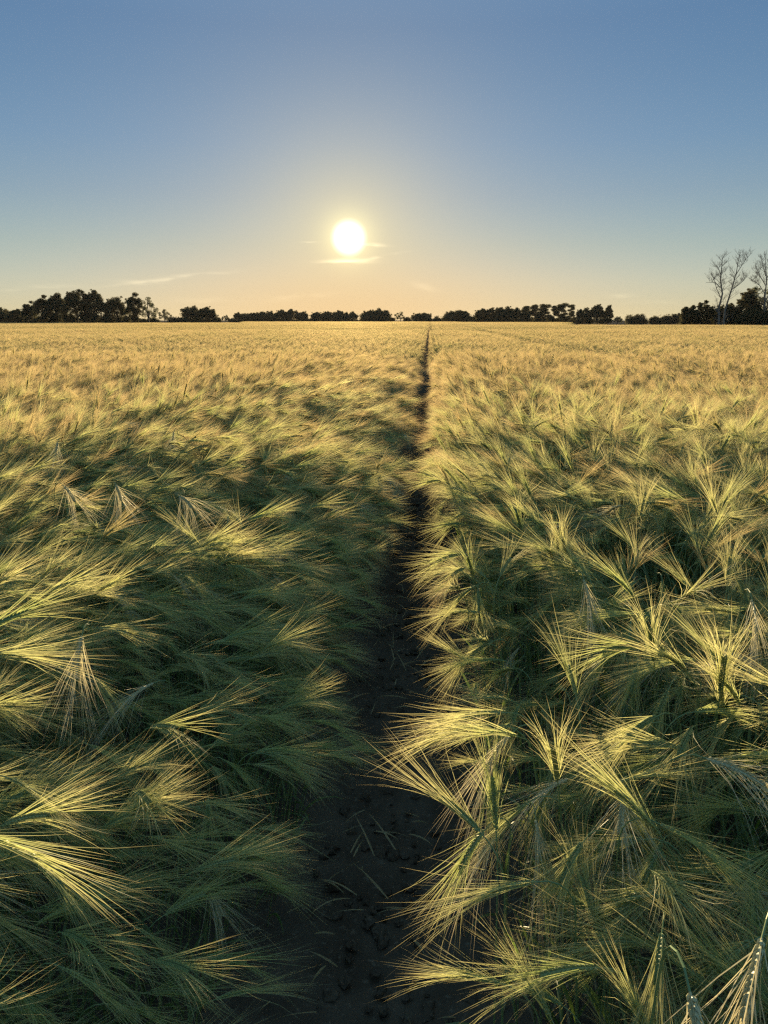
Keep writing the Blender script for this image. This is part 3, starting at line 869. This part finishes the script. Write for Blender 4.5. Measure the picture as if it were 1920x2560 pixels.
EDGE = 'trees along the far edge of the field'
TREES = [  # left, right, top (pixels in 1920 x 2560), distance, kind, label
    (-40, 30, 768, 300, 'wide', 'hazy rounded tree at the extreme left end of the tree line'),
    (18, 62, 772, 290, 'oak', 'low dark tree just inside the left picture edge, under the tall wood'),
    (56, 96, 752, 250, 'wide', 'small loose crowned tree forming the left shoulder of the tall dark wood'),
    (88, 132, 737, 245, 'oak', 'second tree of the tall dark wood at left, with a stepped crown'),
    (118, 170, 731, 245, 'oak', 'dark tree left of the biggest oak, split by a slit of sky'),
    (160, 228, 722, 240, 'oak', 'broad dark oak with twin rounded tops, left half of the tallest left mass'),
    (212, 270, 724, 242, 'oak', 'broad dark oak, right half of the tallest left mass'),
    (264, 322, 741, 250, 'wide', 'loose tree with sky showing through, between the big oaks and the columnar tree'),
    (312, 356, 730, 240, 'tall', 'tall narrow dark tree with a columnar top, near the left bare limbed tree'),
    (344, 398, 741, 240, 'sparse', 'half bare spreading tree with visible limbs, right end of the left wood'),
    (84, 190, 792, 262, 'bush', 'shaded undergrowth at the foot of the tall left wood, its left half'),
    (185, 300, 791, 262, 'bush', 'shaded undergrowth at the foot of the tall left wood, its middle'),
    (295, 400, 792, 262, 'bush', 'shaded undergrowth at the foot of the tall left wood, its right half'),
    (1190, 1320, 791, 352, 'bush', 'dark undergrowth below the long pine wood, left half'),
    (1315, 1440, 792, 352, 'bush', 'dark undergrowth below the long pine wood, right half'),
    (396, 430, 772, 340, 'sparse', 'pale thin leaved small tree just right of the left wood'),
    (420, 468, 792, 300, 'bush', 'low hedge bush filling the gap before the round twin tree'),
    (453, 500, 764, 330, 'wide', 'round tree standing alone at left, paler left half of a pair'),
    (492, 540, 766, 325, 'oak', 'round dark tree, right half of the lone pair at left'),
    (536, 552, 790, 330, 'bush', 'tiny bush at the foot of the lone round pair'),
    (553, 574, 787, 430, 'sparse', 'tiny sapling in the open gap left of the long hedge of trees'),
    (570, 592, 793, 430, 'bush', 'low bush beside the tiny sapling'),
    (585, 606, 780, 440, 'oak', 'small tree at the left end of the long hedge of trees under the sun'),
    (600, 650, 781, 450, 'oak', 'low rounded tree, second in the long hedge of trees under the sun'),
    (640, 694, 778, 450, 'oak', 'rounded tree in the middle of the long hedge left of the sun'),
    (684, 722, 774, 445, 'oak', 'tree with a raised top in the long hedge left of the sun'),
    (712, 746, 771, 445, 'oak', 'tallest tree of the long hedge left of the sun'),
    (738, 772, 778, 445, 'oak', 'tree closing the right end of the long hedge left of the sun'),
    (775, 806, 779, 450, 'oak', 'small tree at the left end of the hedge right below the sun'),
    (800, 838, 778, 450, 'wide', 'tree with light between its stems, in the hedge right below the sun'),
    (830, 872, 776, 450, 'oak', 'broad tree in the hedge right below the sun'),
    (868, 894, 778, 450, 'oak', 'tree standing off the right end of the hedge below the sun'),
    (906, 974, 772, 430, 'oak', 'lone wide oak just right of the sun with skirts reaching the crop'),
    (972, 988, 793, 430, 'bush', 'tiny bush between the lone oak and the thin pale tree'),
    (986, 1014, 779, 440, 'sparse', 'thin pale tree with see-through crown, left of the path end'),
    (1008, 1030, 792, 430, 'bush', 'small bush close beside the thin pale tree'),
    (1031, 1076, 781, 430, 'oak', 'round oak whose crown overhangs the end of the path'),
    (1066, 1112, 790, 420, 'bush', 'low dark hedge right where the path meets the skyline'),
    (1108, 1172, 774, 400, 'wide', 'flat topped oak with visible branches, right of the path end'),
    (1166, 1196, 788, 390, 'bush', 'low bush joining the flat topped oak to the dark wood'),
    (1188, 1224, 770, 350, 'wide', 'loose leafy tree at the left end of the long dark pine wood'),
    (1216, 1246, 768, 345, 'oak', 'second tree of the long dark pine wood, rounded'),
    (1238, 1282, 765, 340, 'oak', 'tall rounded tree in the left part of the dark pine wood'),
    (1276, 1306, 768, 335, 'oak', 'bushy tree before the pines in the middle of the dark wood'),
    (1298, 1330, 765, 335, 'pine', 'pine left of the middle of the long dark wood'),
    (1322, 1352, 763, 335, 'pine', 'pine in the very middle of the long dark wood'),
    (1345, 1378, 761, 335, 'pine', 'pine with a pointed top in the right half of the dark wood'),
    (1303, 1326, 779, 322, 'wide', 'pale rounded bush tree in front of the dark pine wood'),
    (1372, 1398, 764, 330, 'pine', 'pine just left of the gap near the right end of the dark wood'),
    (1386, 1418, 760, 330, 'pine', 'tallest pine with daylight under its crown, right part of the dark wood'),
    (1414, 1440, 762, 330, 'pine', 'last pine of the long dark wood, with ragged side'),
    (1440, 1478, 769, 320, 'wide', 'loose tree at the left of the separate dark clump'),
    (1470, 1512, 760, 318, 'oak', 'tallest round tree of the separate dark clump'),
    (1504, 1534, 762, 318, 'tall', 'upright tree at the right of the separate dark clump'),
    (1530, 1558, 791, 310, 'sparse', 'thin scrub trailing off right of the separate dark clump'),
    (1565, 1616, 785, 308, 'bush', 'wide low tree alone in the open gap at right'),
    (1621, 1656, 789, 308, 'bush', 'low bush tree, left of the group before the dead tree'),
    (1650, 1684, 786, 308, 'bush', 'second low bush tree of the group before the dead tree'),
    (1680, 1706, 782, 307, 'oak', 'small dark tree at the edge of the near scrub'),
    (1700, 1748, 762, 142, 'wide', 'loose sided shrub at the left end of the near scrub'),
    (1740, 1786, 750, 140, 'wide', 'open crowned shrub tree just left of the dead tree'),
    (1778, 1850, 758, 143, 'oak', 'dark shrub mass standing behind the dead tree'),
    (1838, 1960, 766, 138, 'bush', 'dark hedge running out of the picture at right'),
    (1836, 1900, 722, 141, 'wide', 'leafy green tree right of the dead tree'),
    (1862, 1946, 700, 143, 'sparse', 'thin crowned birch like tree behind the second dead tree'),
]
for k, (xl, xr, tp, dist, kind, lab) in enumerate(TREES):
    nm = {'bush': 'bush', 'pine': 'pine_tree'}.get(kind, 'broadleaf_tree')
    tree(nm, lab, {'bush': 'bush'}.get(kind, 'tree'), xl, xr, tp, dist, kind, 700 + k, EDGE)


def dead_tree(label, stems, dist, seed):
    """bare weathered tree; each stem: base pixel, list of pixels up to its tip"""
    r = np.random.default_rng(seed)
    b0 = at_depth(stems[0][0][0], 800, dist)
    root = empty('dead_tree', (b0.x, dist, 0)); tag(root, label, 'tree', 'bare dead trees at the right')
    tr, br = Acc(), Acc()
    def grow(acc, p, d, length, rad, depth):
        n = 5; pts = [p]
        for i in range(n):
            d = d + r.normal(0, 0.09, 3) + np.array([0, 0, 0.05]); d /= np.linalg.norm(d)
            pts.append(pts[-1] + d * length / n)
        acc.tube(pts, np.linspace(rad, max(rad * 0.3, 0.012), n + 1), 5)
        if depth > 0:
            for i in range(1, n + 1):
                for _ in range(2 if depth > 1 else 1):
                    if r.random() < (0.7 if depth < 2 else 0.4):
                        q = r.normal(0, 1, 3); q[1] *= 0.7; q[2] = abs(q[2]) * 0.4; q /= np.linalg.norm(q)
                        grow(acc, pts[i], d * 0.62 + q * 0.75, length * r.uniform(0.35, 0.6), rad * 0.42, depth - 1)
    for st, r0 in stems_with_r(stems):
        P = [np.array(at_depth(px, py, dist)) - np.array([b0.x, dist, 0]) for px, py in st]
        if r0 > 0.1: P[0][2] = -0.1
        for i in range(len(P)): P[i][1] = r.normal(0, 0.25) if i else 0.0
        tr.tube(P, [r0 * (1 - i / (len(P) - 1)) ** 1.1 + 0.022 for i in range(len(P))], 7)
        for i in range(1, len(P)):
            f = i / len(P)
            for _ in range(4):
                if r.random() < 0.9:
                    s = r.random(); p = P[i - 1] * (1 - s) + P[i] * s
                    sd = r.choice([-1, 1])
                    d = np.array([sd * r.uniform(0.4, 0.9), r.normal(0, 0.35), r.uniform(0.45, 0.9)]); d /= np.linalg.norm(d)
                    grow(br, p, d, (2.3 - 1.3 * f) * r.uniform(0.5, 1.1), 0.03, 2)
    link('trunk', tr.mesh('trunk', [M_DEAD], True), root); link('branches', br.mesh('branches', [M_DEAD], True), root)


def stems_with_r(st): return [(s, 0.17 if st[k][0][1] > 800 else 0.05) for k, s in enumerate(st)]


dead_tree('bare dead tree with two pale forked trunks rising well above the scrub at right',
    [[(1799, 806), (1800, 770), (1802, 735), (1802, 700), (1803, 672), (1805, 648), (1804, 640)],
     [(1809, 806), (1814, 775), (1822, 745), (1832, 712), (1840, 680), (1846, 655), (1850, 626)],
     [(1802, 745), (1792, 722), (1784, 700), (1778, 682)], [(1801, 720), (1788, 706), (1764, 706)],
     [(1828, 725), (1846, 712), (1858, 700), (1864, 690)],
     [(1838, 690), (1850, 668), (1862, 650), (1870, 642)], [(1803, 690), (1796, 672), (1790, 664)],
     [(1800, 790), (1794, 782), (1790, 776)]], 137, 3)
dead_tree('thin bare dead tree at the right picture edge, behind leafy scrub',
    [[(1908, 806), (1910, 770), (1913, 735), (1914, 700), (1915, 668), (1914, 628)],
     [(1911, 760), (1922, 730), (1932, 690), (1938, 640)],
     [(1913, 712), (1900, 690), (1890, 668)], [(1912, 735), (1898, 712), (1884, 702), (1872, 694)],
     [(1914, 690), (1906, 660), (1901, 634)], [(1915, 700), (1926, 680), (1930, 650)]], 139, 9)

# ------------------------------------------------------------------ evening air
M_AIR, n = material('evening_air')
o_ = n.n('ShaderNodeOutputMaterial'); pv = n.n('ShaderNodeVolumePrincipled')
pv.inputs['Density'].default_value = 0.000045; pv.inputs['Color'].default_value = (1.0, 0.94, 0.88, 1); pv.inputs['Anisotropy'].default_value = 0.0
n.t.links.new(pv.outputs[0], o_.inputs['Volume'])
bx = [(-3050, -310, -1.2), (3050, -310, -1.2), (3050, 3050, -1.2), (-3050, 3050, -1.2), (-3050, -310, 18), (3050, -310, 18), (3050, 3050, 18), (-3050, 3050, 18)]
hz = link('haze', mesh_of('haze', bx, [(3, 2, 1, 0), (4, 5, 6, 7), (0, 1, 5, 4), (1, 2, 6, 5), (2, 3, 7, 6), (3, 0, 4, 7)], [M_AIR]))
tag(hz, 'thin warm evening haze lying over the field', None, None, 'stuff')
